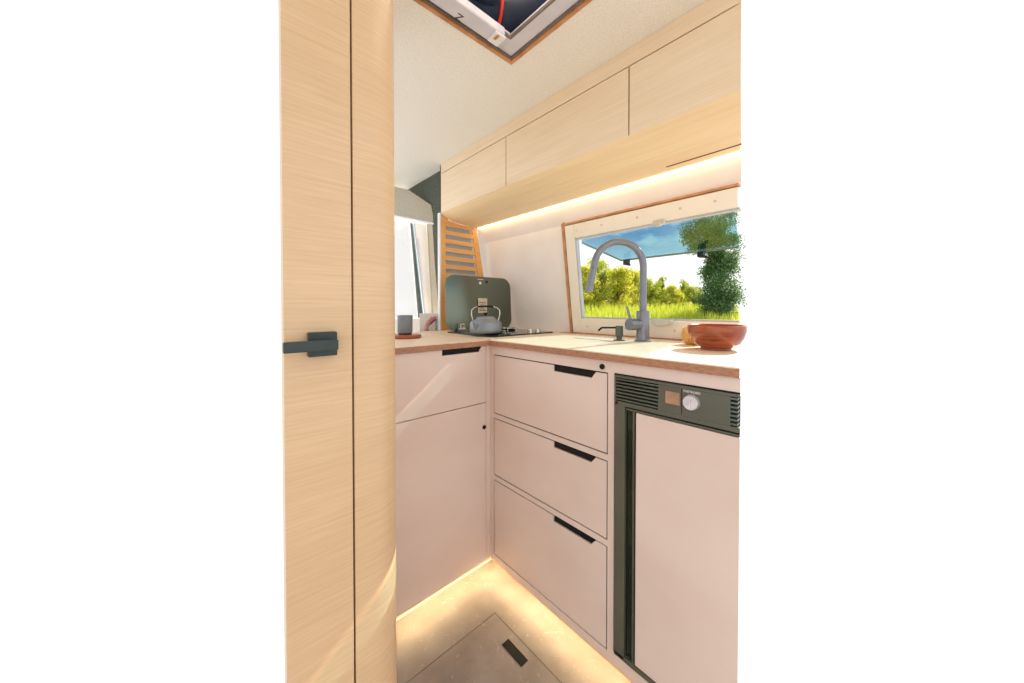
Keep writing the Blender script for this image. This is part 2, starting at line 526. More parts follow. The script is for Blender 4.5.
PF = [(1.70, 0.412, 1.290), (1.70, 0.965, 1.290)]
a = [PH[0], PH[1], PF[1], PF[0]]
add_loft(b, a, [(x, y, z + 0.012) for x, y, z in a])
pane = obj('pane', b, M['pane'], win, label='blue tinted window pane propped open outwards')
b = BM(); add_tube(b, [(1.70, 0.415, 1.293), (1.70, 0.965, 1.293)], 0.005, 8)
add_tube(b, [(1.30, 0.938, 1.335), (1.70, 0.968, 1.293)], 0.005, 8)
obj('pane_edge', b, M['fridge_edge'], pane)
for y in (0.925, 0.555):
    b = BM(); add_box(b, 1.665, 1.70, y - 0.012, y + 0.012, 1.262, 1.288)
    add_tube(b, [(1.68, y, 1.268), (1.655, y - 0.035, 1.256)], [0.008, 0.005], 8)
    obj('catch', b, M['black'], win, bevel=0.002, label='black pane catch')

# wooden reveal round the window
b = BM()
prism_lean(b, [(0.998, TOP), (1.012, TOP), (1.012, 1.420), (0.998, 1.430)], -0.014, 0.012)
prism_lean(b, [(0.3045, 1.4145), (1.012, 1.4145), (1.012, 1.422), (0.3040, 1.422)], -0.014, 0.012)
struct('trim_1', b, M['edge_oak'])

# ------------------------------------------------------------------ wardrobe (left)
wr = thing('wardrobe', 'tall oak wardrobe with rounded corner filling the left of the photo', 'wardrobe', (0.2, 0.7, 0))
b = BM(); add_box(b, 0.0852, 0.1818, 0.600, 0.622, 0.02, 1.800)
door = obj('door', b, M['door_oak'], wr, bevel=0.0012)
R_ = 0.06; cx_, cy_ = 0.2168, 0.66
prof = [(0.1848, 0.622), (0.1848, 0.600)] + [(cx_ + R_ * math.sin(a), cy_ - R_ * math.cos(a)) for a in [PI / 2 * i / 16 for i in range(17)]] + [(0.2768, 0.985), (0.2550, 0.985), (0.2550, 0.66), (0.235, 0.632), (0.2168, 0.622)]
b = BM(); prism_z(b, prof, 0.0, 1.803)
obj('corner_panel', b, M['door_oak'], wr, smooth=True)
b = BM(); prism_z(b, [(0.115, 0.624), (0.215, 0.624), (0.25, 0.67), (0.25, 0.98), (0.155, 0.98)], 0.01, 1.80)
obj('carcass', b, M['door_oak'], wr)
b = BM(); add_box(b, 0.178, 0.190, 0.6222, 0.6238, 0.02, 1.799)
obj('door_gap_shade', b, M['gap'], wr)  # dark strip painting the shade in the joint beside the door
hd = BM()
add_box(hd, 0.1155, 0.1560, 0.588, 0.600, 0.954, 0.992)
h = obj('door_handle', hd, M['handle'], door, bevel=0.0015, label='square anthracite door handle')
b = BM(); add_box(b, 0.0800, 0.1520, 0.566, 0.575, 0.965, 0.981); add_box(b, 0.128, 0.147, 0.575, 0.589, 0.966, 0.980)
obj('lever', b, M['handle'], door, bevel=0.0015)

# ------------------------------------------------------------------ base units
def frame_with_hole(bm, ring, hole, d0, d1):   # four strips round a rectangular hole on a plane x = const; ring/hole = (y0,y1,z0,z1)
    y0, y1, z0, z1 = ring; a0, a1, c0, c1 = hole
    add_box(bm, d0, d1, y0, y1, z0, c0); add_box(bm, d0, d1, y0, y1, c1, z1)
    add_box(bm, d0, d1, y0, a0, c0, c1); add_box(bm, d0, d1, a1, y1, c0, c1)


FX = 0.807
run = thing('drawer_unit', 'pale plywood kitchen unit with three drawers under the window', 'cabinet', (1.05, 0.7, 0.063))
b = BM()
zs = [(0.087, 0.3765), (0.393, 0.6125), (0.629, 0.854)]
ya, yb = 0.4965, 0.9875
add_box(b, FX, FX + 0.018, 0.4775, ya, 0.063, 0.887)          # stile by the fridge
add_box(b, FX, FX + 0.018, yb, 1.010, 0.063, 0.887)           # stile in the corner
for z0, z1 in [(0.063, zs[0][0]), (zs[0][1], zs[1][0]), (zs[1][1], zs[2][0]), (zs[2][1], 0.887)]:
    add_box(b, FX, FX + 0.018, ya, yb, z0, z1)
prism_z(b, [(FX, 0.1908), (FX + 0.018, 0.195), (FX + 0.018, 0.4775), (FX, 0.4775)], 0.8565, 0.887)   # rail over the fridge
prism_z(b, [(FX, 0.1908), (FX + 0.018, 0.195), (FX + 0.018, 0.4775), (FX, 0.4775)], 0.063, 0.102)    # rail below it
obj('face_frame', b, M['pale_ply'], run)
b = BM(); add_box(b, FX + 0.034, 1.30, 0.487, 1.008, 0.066, 0.885)
obj('carcass', b, M['gap'], run)
for i, (z0, z1) in enumerate(zs):
    g = 0.0038
    y0, y1, a, c = ya + g, yb - g, z0 + g, z1 - g
    n0, n1, nd = 0.535, 0.690, 0.019                            # the finger cut-out in the top edge
    b = BM()
    prism_x(b, [(y0, a), (y1, a), (y1, c), (n1, c), (n1, c - nd), (n0 + 0.015, c - nd), (n0, c), (y0, c)], FX + 0.0005, FX + 0.018)
    d = obj('drawer', b, M['pale_ply'], run)
    b = BM(); prism_x(b, [(n1 - 0.0005, c + 0.001), (n1 - 0.0005, c - nd + 0.0015), (n0 + 0.0152, c - nd + 0.0015), (n0 + 0.0008, c + 0.001)], FX + 0.004, FX + 0.017)
    obj('finger_recess', b, M['black'], d, label='black finger recess')
    # dark brown frame painting the shade in the gap round each drawer
    b = BM(); frame_with_hole(b, (ya, yb, z0, z1), (ya + g, yb - g, z0 + g, z1 - g), FX + 0.004, FX + 0.0235)
    obj('drawer_gap_shade', b, M['gap'], d)
b = BM()
add_tube(b, [(FX - 0.004, 0.514, 0.8685), (FX + 0.002, 0.514, 0.8685)], 0.0075, 20)
obj('lock', b, M['black'], run, smooth=True, label='round black drawer lock')

side = thing('corner_unit', 'pale plywood kitchen unit with one drawer and door below, beside wardrobe', 'cabinet', (0.62, 1.2, 0.063))
SY = 1.010
b = BM()
add_box(b, 0.7885, FX, SY, SY + 0.018, 0.063, 0.887)
add_box(b, 0.405, 0.428, SY, SY + 0.018, 0.063, 0.887)
obj('face_frame', b, M['pale_ply'], side)
b = BM()
g = 0.0022
c = 0.8855; n0, n1, nd = 0.597, 0.768, 0.020
prism_y(b, [(0.429, 0.6715), (0.7868, 0.6715), (0.7868, c), (n1, c), (n1 - 0.014, c - nd), (n0, c - nd), (n0, c), (0.429, c)], SY, SY + 0.018)
d = obj('drawer', b, M['pale_ply'], side)
b = BM(); prism_y(b, [(n0 + 0.0005, c + 0.001), (n0 + 0.0005, c - nd + 0.0015), (n1 - 0.0142, c - nd + 0.0015), (n1 - 0.0008, c + 0.001)], SY + 0.004, SY + 0.017)
obj('finger_recess', b, M['black'], d, label='black finger recess')
b = BM(); add_box(b, 0.429, 0.7868, SY, SY + 0.018, 0.063, 0.6685)
d = obj('door', b, M['pale_ply'], side)
b = BM(); add_tube(b, [(0.7775, SY - 0.004, 0.577), (0.7775, SY + 0.002, 0.577)], 0.0075, 20)
obj('lock', b, M['black'], d, smooth=True, label='round black push lock')
b = BM(); add_box(b, 0.405, 1.30, 1.036, 1.60, 0.066, 0.885)
obj('carcass', b, M['gap'], side)
b = BM(); add_box(b, 0.405, FX, SY + 0.001, SY + 0.02, 0.058, 0.0655)
obj('bottom_edge', b, M['slat_wood'], side)
b = BM(); add_box(b, FX + 0.001, FX + 0.02, 0.24, 1.008, 0.058, 0.0655)
obj('bottom_edge', b, M['slat_wood'], run)

# recessed plinth and warm light strips under the units
b = BM()
prism_z(b, [(0.86, 0.21), (0.88, 0.215), (0.88, 1.08), (0.86, 1.06)], 0, 0.058)
prism_z(b, [(0.28, 1.06), (0.86, 1.06), (0.88, 1.08), (0.28, 1.08)], 0, 0.058)
struct('baseboard_right', b, M['pale_ply'])
b = BM(); prism_z(b, [(FX + 0.016, 0.21), (FX + 0.024, 0.212), (FX + 0.024, 1.024), (FX + 0.016, 1.028)], 0.054, 0.058)
tag(obj('light_strip', b, M['led']), 'warm glowing light strip under the drawer unit plinth', 'light strip')
b = BM(); add_box(b, 0.42, 0.815, SY + 0.016, SY + 0.024, 0.054, 0.058)
tag(obj('light_strip', b, M['led']), 'warm glowing light strip under the corner unit beside wardrobe', 'light strip')

# ------------------------------------------------------------------ worktop
top = thing('worktop', 'light oak L-shaped worktop with brown plywood edge', 'worktop', (1.0, 0.9, 0.887))
SKX0, SKX1, SKY0, SKY1 = 0.86, 1.104, 0.648, 0.835
ox = FX - 0.009; oy = SY - 0.008
def slab(bm, z0, z1, inset=0.0):
    X0 = ox + inset; Y0 = oy + inset
    prism_z(bm, [(X0, 0.1905), (1.3195, 0.315), (1.3195, SKY0), (X0, SKY0)], z0, z1)
    prism_z(bm, [(X0, SKY0), (SKX0, SKY0), (SKX0, SKY1), (X0, SKY1)], z0, z1)
    prism_z(bm, [(SKX1, SKY0), (1.3195, SKY0), (1.3195, SKY1), (SKX1, SKY1)], z0, z1)
    prism_z(bm, [(X0, SKY1), (1.3195, SKY1), (1.3195, 1.602), (0.800, 1.602), (0.800, Y0), (X0, Y0)], z0, z1)
    prism_z(bm, [(0.405, Y0), (0.800, Y0), (0.800, 1.602), (0.405, 1.602)], z0, z1)
b = BM(); slab(b, 0.887, 0.906, 0.0); obj('edge', b, M['ply_edge'], top, label='brown plywood edge')
b = BM(); slab(b, 0.906, TOP, 0.0); obj('surface', b, M['top_oak'], top)
b = BM(); add_box(b, ox - 0.0015, 0.8035, oy - 0.0015, oy + 0.012, 0.888, TOP + 0.0008)
obj('corner_joint', b, M['edge_oak'], top)
b = BM(); add_box(b, 0.800, 0.8012, oy, 1.602, 0.908, TOP + 0.0005)
obj('joint_line', b, M['edge_oak'], top)
b = BM(); add_box(b, 1.285, 1.3195, 0.31, 1.06, TOP, TOP + 0.002)
obj('back_strip', b, M['edge_oak'], top)

# sink with its flush wooden cover
sink = thing('sink', 'rectangular sink set in the worktop below the tap, mostly closed by wooden cover', 'sink', (1.01, 0.73, 0.78))
b = BM()
x0, x1, y0, y1 = SKX0 + 0.001, SKX1 - 0.001, SKY0 + 0.001, SKY1 - 0.001
add_box(b, x0, x1, y0, y1, 0.888, 0.892)
add_box(b, x0, x0 + 0.002, y0, y1, 0.892, 0.902); add_box(b, x1 - 0.002, x1, y0, y1, 0.892, 0.9092)
add_box(b, x0, x1, y0, y0 + 0.002, 0.892, 0.902); add_box(b, x0, x1, y1 - 0.002, y1, 0.892, 0.902)
obj('basin', b, M['black'], sink)
b = BM(); add_box(b, x0 - 0.0003, x1 - 0.010, y0 - 0.0003, y1 + 0.0003, 0.903, TOP)
obj('cover', b, M['top_oak'], sink)

# ------------------------------------------------------------------ hob, lid, kettle
hob = thing('hob', 'black glass gas hob set into the worktop corner', 'hob', (1.06, 1.25, TOP))
b = BM(); prism_z(b, rounded(0.862, 1.265, 1.070, 1.430, 0.03, 5), TOP + 0.0002, TOP + 0.006)
obj('glass', b, M['hob'], hob, bevel=0.001)
for (cx, cy, r) in [(0.97, 1.20, 0.045), (1.16, 1.30, 0.036)]:
    b = BM(); add_lathe(b, (cx, cy, TOP + 0.006), [(0, 0), (r, 0), (r, 0.006), (r * 0.7, 0.006), (r * 0.68, 0.010), (0, 0.010)], 28)
    bu = obj('burner', b, M['black'], hob, smooth=True)
    b = BM()
    add_lathe(b, (cx, cy, TOP + 0.0165), [(r * 1.1, 0), (r * 1.1 + 0.003, 0), (r * 1.1 + 0.003, 0.003), (r * 1.1, 0.003), (r * 1.1, 0)], 32)
    obj('pan_ring', b, M['steel'], bu, smooth=True)
    for k in range(4):
        a = PI / 4 + k * PI / 2
        b = BM()
        add_tube(b, [(cx + r * 0.5 * math.cos(a), cy + r * 0.5 * math.sin(a), TOP + 0.017), (cx + r * 1.35 * math.cos(a), cy + r * 1.35 * math.sin(a), TOP + 0.017), (cx + r * 1.4 * math.cos(a), cy + r * 1.4 * math.sin(a), TOP + 0.006)], 0.002, 6)
        obj('pan_support', b, M['steel'], bu)
for (cx, cy) in [(1.125, 1.105), (1.175, 1.105)]:
    b = BM(); add_lathe(b, (cx, cy, TOP + 0.006), [(0, 0), (0.014, 0), (0.013, 0.014), (0.010, 0.017), (0, 0.017)], 20)
    obj('knob', b, M['steel'], hob, smooth=True, label='steel hob knob')
for (cx, cy) in [(0.93, 1.388), (1.17, 1.388)]:      # hinges of the lid
    b = BM(); add_box(b, cx - 0.012, cx + 0.012, cy - 0.01, cy + 0.016, TOP + 0.006, TOP + 0.045)
    add_tube(b, [(cx - 0.017, cy - 0.004, TOP + 0.016), (cx + 0.017, cy - 0.004, TOP + 0.016)], 0.009, 12)
    hg = obj('hinge', b, M['steel'], hob, bevel=0.002, label='steel lid hinge')
    b = BM(); add_tube(b, [(cx, cy - 0.009, TOP + 0.034), (cx, cy - 0.0125, TOP + 0.034)], 0.004, 12)
    obj('screw', b, M['black'], hg)
b = BM()
lidp = rounded(0.856, 1.279, TOP + 0.006, TOP + 0.286, 0.055, 8)
tilt = lambda z: 1.404 + 0.05 * (z - TOP)
add_loft(b, [(x, tilt(z), z) for x, z in lidp], [(x, tilt(z) + 0.005, z) for x, z in lidp])
lid = obj('lid', b, M['lid'], hob, label='dark glass lid standing open')
b = BM(); add_box(b, 1.045, 1.104, 1.4055, 1.4075, TOP + 0.095, TOP + 0.172)
st = obj('sticker', b, M['label'], lid, label='off-white information sticker')
b = BM()
for k, (u0, u1, w0, w1) in enumerate([(0.006, 0.055, 0.012, 0.015), (0.006, 0.04, 0.020, 0.023), (0.012, 0.04, 0.033, 0.0345), (0.008, 0.05, 0.052, 0.055)]):
    add_box(b, 1.045 + u0, 1.045 + u1, 1.4045, 1.4056, TOP + 0.095 + w0, TOP + 0.095 + w1)
add_tube(b, [(1.071 + 0.011 * math.cos(t * PI / 6), 1.4053, TOP + 0.132 + 0.009 * math.sin(t * PI / 6)) for t in range(12)], 0.0012, 6, closed=True)
obj('print', b, M['ink'], st)
b = BM(); add_tube(b, [(1.066, 1.4145, TOP + 0.252), (1.066, 1.4175, TOP + 0.252)], 0.008, 16); add_box(b, 1.050, 1.084, 1.4150, 1.4180, TOP + 0.270, TOP + 0.273)
obj('badge', b, M['print'], lid)
b = BM(); add_tube(b, [(1.110, 1.4148, TOP + 0.260), (1.110, 1.4178, TOP + 0.260)], 0.006, 14)
obj('rubber_stop', b, M['black'], lid)

kx, ky, kz = 0.895, 1.150, TOP + 0.0135
ke = thing('kettle', 'small grey aluminium camping kettle with wire handle on the hob', 'kettle', (kx, ky, kz))
b = BM()
add_lathe(b, (kx, ky, kz), [(0, 0), (0.062, 0), (0.067, 0.004), (0.069, 0.014), (0.068, 0.042), (0.062, 0.051), (0.046, 0.058), (0.042, 0.062), (0, 0.062)], 44)
obj('body', b, M['alu'], ke, smooth=True)
b = BM(); add_lathe(b, (kx, ky, kz), [(0, 0.062), (0.041, 0.062), (0.040, 0.067), (0.03, 0.071), (0, 0.073)], 36)
l_ = obj('lid', b, M['alu'], ke, smooth=True)
b = BM(); add_lathe(b, (kx, ky, kz), [(0, 0.072), (0.004, 0.072), (0.004, 0.078), (0.009, 0.081), (0.009, 0.087), (0, 0.089)], 18)
obj('knob', b, M['black'], l_, smooth=True)
rd = Vector((0.7396, -0.673, 0))           # the bail stands across the view
b = BM()
def kp(u, z, f=0.0):
    p = Vector((kx, ky, kz)) + rd * u + Vector((0.673, 0.74, 0)) * f
    return (p.x, p.y, kz + z)
add_tube(b, [kp(-0.052, 0.046), kp(-0.056, 0.060), kp(-0.062, 0.080), kp(-0.060, 0.098), kp(-0.050, 0.108), kp(-0.036, 0.113), kp(0, 0.115), kp(0.036, 0.113), kp(0.050, 0.108), kp(0.060, 0.098), kp(0.062, 0.080), kp(0.056, 0.060), kp(0.052, 0.046)], 0.0024, 10)
hn = obj('handle', b, M['steel'], ke, smooth=True, label='steel wire handle')
b = BM(); add_tube(b, [kp(-0.034, 0.1135), kp(-0.02, 0.1145), kp(0, 0.115), kp(0.02, 0.1145), kp(0.034, 0.1135)], 0.0042, 10)
obj('grip', b, M['black'], hn, smooth=True)
b = BM(); add_tube(b, [kp(-0.030, 0.024, -0.05), kp(-0.040, 0.038, -0.066), kp(-0.044, 0.050, -0.072)], [0.012, 0.008, 0.006], 14)
obj('spout', b, M['alu'], ke, smooth=True)

# ------------------------------------------------------------------ tap, soap dispenser
tx, ty = 1.168, 0.577
tp = thing('mixer_tap', 'tall gunmetal mixer tap with arched pull-out spout', 'tap', (tx, ty, TOP))
b = BM(); add_lathe(b, (tx, ty, TOP), [(0, 0), (0.028, 0), (0.028, 0.004), (0.0225, 0.006), (0.0225, 0.108), (0.021, 0.111), (0, 0.111)], 32)
obj('body', b, M['tap'], tp, smooth=True)
sd = Vector((-0.74, 0.673, 0)); ra = 0.088
pts = [(tx, ty, TOP + 0.10), (tx, ty, TOP + 0.20), (tx, ty, TOP + 0.26)]
for i in range(0, 17):
    a = PI * i / 16 * 0.965
    c = Vector((tx, ty, TOP + 0.272)) + sd * (ra - ra * math.cos(a)) + Vector((0, 0, 1)) * ra * math.sin(a)
    pts.append(tuple(c))
b = BM(); add_tube(b, pts, 0.0124, 18)
obj('spout', b, M['tap'], tp, smooth=True)
e = Vector(pts[-1]); dr = (Vector(pts[-1]) - Vector(pts[-2])).normalized(); e2 = e + dr * 0.022; e3 = e + dr * 0.104
b = BM(); add_tube(b, [tuple(e + dr * 0.0), tuple(e + dr * 0.018)], 0.0124, 18); add_tube(b, [tuple(e2 - dr * 0.003), tuple(e2 + dr * 0.002), tuple(e3)], [0.0124, 0.0132, 0.0132], 18)
obj('spray_head', b, M['tap'], tp, smooth=True)
ld = Vector((-0.93, 0.36, 0)).normalized()
c0 = Vector((tx, ty, TOP + 0.062))
b = BM(); add_tube(b, [tuple(c0), tuple(c0 + ld * 0.034)], 0.0185, 22); add_tube(b, [tuple(c0 + ld * 0.036), tuple(c0 + ld * 0.064)], 0.0205, 22)
lv = obj('lever_hub', b, M['tap'], tp, smooth=True)
q = c0 + ld * 0.055
b = BM(); add_tube(b, [tuple(q + Vector((0, 0, 0.014))), tuple(q + ld * 0.018 + Vector((0, 0, 0.066)))], [0.005, 0.0042], 10)
obj('lever', b, M['tap'], lv, smooth=True)
sx, sy = 1.135, 0.652
sp = thing('soap_dispenser', 'small black soap pump beside the tap', 'dispenser', (sx, sy, TOP))
b = BM(); add_lathe(b, (sx, sy, TOP), [(0, 0), (0.021, 0), (0.021, 0.003), (0.010, 0.005), (0.010, 0.012), (0.014, 0.016), (0.014, 0.052), (0.012, 0.055), (0, 0.055)], 26)
obj('pump', b, M['fridge'], sp, smooth=True)
b = BM(); rr = Vector((-0.74, 0.673, 0))
add_tube(b, [tuple(Vector((sx, sy, TOP + 0.048))), tuple(Vector((sx, sy, TOP + 0.048)) + rr * 0.062), tuple(Vector((sx, sy, TOP + 0.046)) + rr * 0.068), tuple(Vector((sx, sy, TOP + 0.036)) + rr * 0.078)], 0.0035, 10)
obj('nozzle', b, M['black'], sp, smooth=True)

# ------------------------------------------------------------------ bowls, cup
bx, by = 1.101, 0.322
b = BM()
add_lathe(b, (bx, by, TOP), [(0, 0.003), (0.034, 0.0), (0.040, 0.0), (0.040, 0.006), (0.044, 0.009), (0.060, 0.020), (0.069, 0.036), (0.0745, 0.056), (0.0745, 0.070), (0.0725, 0.072), (0.0695, 0.070), (0.0695, 0.056), (0.063, 0.036), (0.05, 0.020), (0, 0.012)], 56)
tag(obj('bowl', b, M['bowl'], smooth=True), 'large polished reddish wooden bowl at the right end of the worktop', 'bowl')
b = BM()
add_lathe(b, (1.190, 0.416, TOP), [(0, 0), (0.02, 0), (0.030, 0.010), (0.036, 0.028), (0.034, 0.046), (0.030, 0.056), (0.027, 0.056), (0.032, 0.030), (0.02, 0.012), (0, 0.010)], 36)
tag(obj('bowl', b, M['bamboo'], smooth=True), 'small golden wooden cup half hidden behind the reddish bowl', 'cup')

b = BM(); add_lathe(b, (0.597, 1.290, TOP), [(0, 0), (0.056, 0), (0.060, 0.003), (0.060, 0.011), (0.057, 0.014), (0, 0.014)], 48)
tag(obj('coaster', b, M['coaster'], smooth=True), 'round red-brown wooden board under the grey cup', 'board')
cz = TOP + 0.014
cu = thing('cup', 'slate grey cylindrical cup on the wooden board beside the wardrobe', 'cup', (0.596, 1.297, cz))
b = BM(); add_lathe(b, (0.596, 1.297, cz), [(0, 0.006), (0.0275, 0.006), (0.0295, 0.012), (0.030, 0.077), (0.0287, 0.078), (0.0275, 0.076), (0.0265, 0.02), (0, 0.016)], 40)
obj('body', b, M['cup'], cu, smooth=True)
b = BM(); add_lathe(b, (0.596, 1.297, cz), [(0, 0), (0.0255, 0), (0.0265, 0.006), (0, 0.006)], 32)
obj('foot', b, M['cup_dark'], cu, smooth=True)

# ------------------------------------------------------------------ fridge
fr = thing('fridge', 'built-in fridge with pale door and dark olive surround', 'fridge', (0.95, 0.38, 0.102))
FF = 0.8005; YL = 0.4725
yr = lambda x: x * 0.2365
b = BM()     # surround: left stile, bottom rail, rail above the door
add_box(b, FF, FF + 0.03, 0.4435, YL, 0.106, 0.776)
prism_z(b, [(FF, yr(FF)), (FF + 0.02, yr(FF + 0.02)), (FF + 0.02, YL), (FF, YL)], 0.102, 0.1145)
prism_z(b, [(FF + 0.002, yr(FF)), (FF + 0.02, yr(FF + 0.02)), (FF + 0.02, 0.440), (FF + 0.002, 0.440)], 0.766, 0.7705)
obj('surround', b, M['fridge'], fr, bevel=0.001)
b = BM(); add_box(b, FF + 0.010, FF + 0.03, 0.4215, 0.4435, 0.1145, 0.7665)
obj('hinge_channel', b, M['fridge_gloss'], fr, label='glossy dark hinge channel')
b = BM(); add_box(b, FF + 0.001, FF + 0.02, 0.4170, 0.4215, 0.1145, 0.7665)
obj('edge_strip', b, M['fridge_edge'], fr)
b = BM(); prism_z(b, [(FF + 0.001, yr(FF + 0.001)), (FF + 0.024, yr(FF + 0.024)), (FF + 0.024, 0.4125), (FF + 0.001, 0.4125)], 0.118, 0.7640)
obj('door', b, M['pale_ply'], fr)
b = BM(); add_box(b, FF + 0.004, FF + 0.024, 0.4125, 0.4170, 0.1145, 0.7665)
prism_z(b, [(FF + 0.006, yr(FF + 0.006)), (FF + 0.02, yr(FF + 0.02)), (FF + 0.02, 0.47), (FF + 0.006, 0.47)], 0.7705, 0.7745)
prism_z(b, [(FF + 0.006, yr(FF + 0.006)), (FF + 0.02, yr(FF + 0.02)), (FF + 0.02, YL + 0.004), (FF + 0.006, YL + 0.004)], 0.8530, 0.8562)
obj('seal', b, M['gap'], fr)
b = BM(); prism_z(b, [(FF + 0.034, 0.205), (1.20, 0.295), (1.20, 0.460), (FF + 0.034, 0.460)], 0.112, 0.845)
obj('cabinet', b, M['fridge'], fr)
pn = BM()
def panel_poly(x0, x1): return [(x0, yr(x0)), (x1, yr(x1)), (x1, YL), (x0, YL)]
# control panel with two openings for the vents
add = lambda y0, y1, z0, z1: add_box(pn, FF, FF + 0.02, y0, y1, z0, z1)
prism_z(pn, panel_poly(FF, FF + 0.02), 0.7745, 0.7850)
prism_z(pn, panel_poly(FF, FF + 0.02), 0.8470, 0.8530)
add(0.470, YL, 0.785, 0.847)
add(0.2070, 0.3565, 0.785, 0.847)
cp = obj('control_panel', pn, M['fridge'], fr, bevel=0.0006)
for (y0, y1) in [(0.3565, 0.470), (0.1935, 0.2070)]:
    b = BM(); add_box(b, FF + 0.014, FF + 0.02, y0, y1, 0.785, 0.847)
    v = obj('vent', b, M['black'], cp, label='black slatted vent')
    b = BM()
    for k in range(7):
        z = 0.788 + k * 0.0088
        add_loft(b, [(FF + 0.001, y0, z), (FF + 0.001, y1, z), (FF + 0.001, y1, z + 0.0038), (FF + 0.001, y0, z + 0.0038)],
                 [(FF + 0.013, y0, z + 0.003), (FF + 0.013, y1, z + 0.003), (FF + 0.013, y1, z + 0.0060), (FF + 0.013, y0, z + 0.0060)])
    obj('louvre', b, M['fridge_edge'], v)
b = BM(); add_box(b, FF - 0.001, FF + 0.003, 0.3065, 0.3395, 0.806, 0.835)
obj('display', b, M['display'], cp, bevel=0.0005, label='copper tinted display')
b = BM(); add_box(b, FF - 0.0004, FF + 0.003, 0.3020, 0.3035, 0.787, 0.846)
obj('panel_joint', b, M['gap'], cp)
b = BM(); add_tube(b, [(FF, 0.2810, 0.8195), (FF - 0.010, 0.2810, 0.8195), (FF - 0.012, 0.2810, 0.8195)], [0.0175, 0.0165, 0.015], 32)
kb = obj('knob', b, M['knob'], cp, smooth=True, label='round silver knob')
b = BM(); add_box(b, FF - 0.0150, FF - 0.0118, 0.2795, 0.2825, 0.808, 0.831)
obj('grip', b, M['knob'], kb, bevel=0.0006)


def text_mesh(name, txt, size, origin, ux, uz, m, parent, depth=0.0004):
    """lettering as a mesh laid on a plane spanned by ux (reading direction) and uz (up)"""
    cu_ = bpy.data.curves.new(name, 'FONT'); cu_.body = txt; cu_.size = size; cu_.extrude = depth
    cu_.align_x = 'CENTER'
    tmp = bpy.data.objects.new(name, cu_); COL.objects.link(tmp)
    dg = bpy.context.evaluated_depsgraph_get()
    me = bpy.data.meshes.new_from_object(tmp.evaluated_get(dg))
    bpy.data.objects.remove(tmp)
    bb = bmesh.new(); bb.from_mesh(me)
    ux, uz = Vector(ux), Vector(uz); un = ux.cross(uz)
    for v in bb.verts:
        v.co = Vector(origin) + ux * v.co.x + uz * v.co.y + un * v.co.z
    return obj(name, bb, m, parent)


text_mesh('wordmark', 'THETFORD', 0.0072, (FF - 0.0008, 0.2815, 0.8395), (0, -1, 0), (0, 0, 1), M['print'], cp)
b = BM(); add_tube(b, [(FF + 0.001, 0.4665, 0.7800), (FF - 0.002, 0.4665, 0.7800)], 0.0035, 14)
obj('screw', b, M['black'], cp)

# ------------------------------------------------------------------ overhead lockers
UX = 0.940
up = thing('overhead_locker', 'long pale oak overhead locker with three flap doors above the window', 'cabinet', (1.07, 0.9, 1.498))
ye = lambda x: x * 0.2420
zt = 1.7515
def cutbox(bm, x0, x1, y1, z0, z1): prism_z(bm, [(x0, ye(x0)), (x1, ye(x1)), (x1, y1), (x0, y1)], z0, z1)
b = BM(); cutbox(b, UX, UX + 0.018, 1.606, zt + 0.0015, 1.8045)
obj('top_rail', b, M['locker_oak'], up)
b = BM(); cutbox(b, UX + 0.021, 1.178, 1.597, 1.555, 1.80)
obj('carcass', b, M['locker_oak'], up)
b = BM(); cutbox(b, UX + 0.0185, UX + 0.0205, 1.597, 1.556, 1.80)
obj('door_gap_shade', b, M['gap'], up)  # dark sheet that paints shade into the gaps between flap doors
b = BM(); add_box(b, UX, 1.18, 1.598, 1.606, 1.545, 1.80)
obj('end_panel', b, M['locker_oak'], up)
g = 0.0024
for (y0, y1) in [(1.068, 1.606), (0.512, 1.068), (None, 0.512)]:
    b = BM()
    if y0 is None:
        cutbox(b, UX, UX + 0.018, y1 - g, 1.5455, zt - g)
    else:
        add_box(b, UX, UX + 0.018, y0 + g, y1 - (g if y1 < 1.6 else 0), 1.5455, zt - g)
    obj('door', b, M['locker_oak'], up)
# curved underside
prof = [(0.9405, 1.5450), (0.952, 1.536), (0.972, 1.5245), (0.995, 1.516), (1.020, 1.510), (1.08, 1.5035), (1.14, 1.5005), (1.188, 1.4995)]
b = BM()
lo = [b.verts.new((x, ye(x), z)) for x, z in prof] ; hi = [b.verts.new((x, 1.606, z)) for x, z in prof]
lo2 = [b.verts.new((x, ye(x), z + 0.012 if i else z + 0.0008)) for i, (x, z) in enumerate(prof)]
hi2 = [b.verts.new((x, 1.606, z + 0.012 if i else z + 0.0008)) for i, (x, z) in enumerate(prof)]
for i in range(len(prof) - 1):
    b.faces.new([lo[i], lo[i + 1], hi[i + 1], hi[i]]); b.faces.new([lo2[i], hi2[i], hi2[i + 1], lo2[i + 1]])
    b.faces.new([lo[i], lo2[i], lo2[i + 1], lo[i + 1]]); b.faces.new([hi[i], hi[i + 1], hi2[i + 1], hi2[i]])
b.faces.new([lo[0], hi[0], hi2[0], lo2[0]]); b.faces.new([lo[-1], lo2[-1], hi2[-1], hi[-1]])
sf = obj('underside', b, M['soffit_glow_oak'], up, smooth=True)
b = BM(); prism_z(b, [(1.138, 0.2725), (1.141, 0.273), (1.141, 0.485), (1.138, 0.485)], 1.4990, 1.5025)
obj('slot', b, M['gap'], sf)
b = BM(); prism_z(b, [(1.186, 0.284), (1.195, 0.286), (1.195, 1.600), (1.186, 1.600)], 1.4965, 1.5045)
tag(obj('light_strip', b, M['led_top']), 'warm glowing light strip along the wall below the overhead locker', 'light strip')

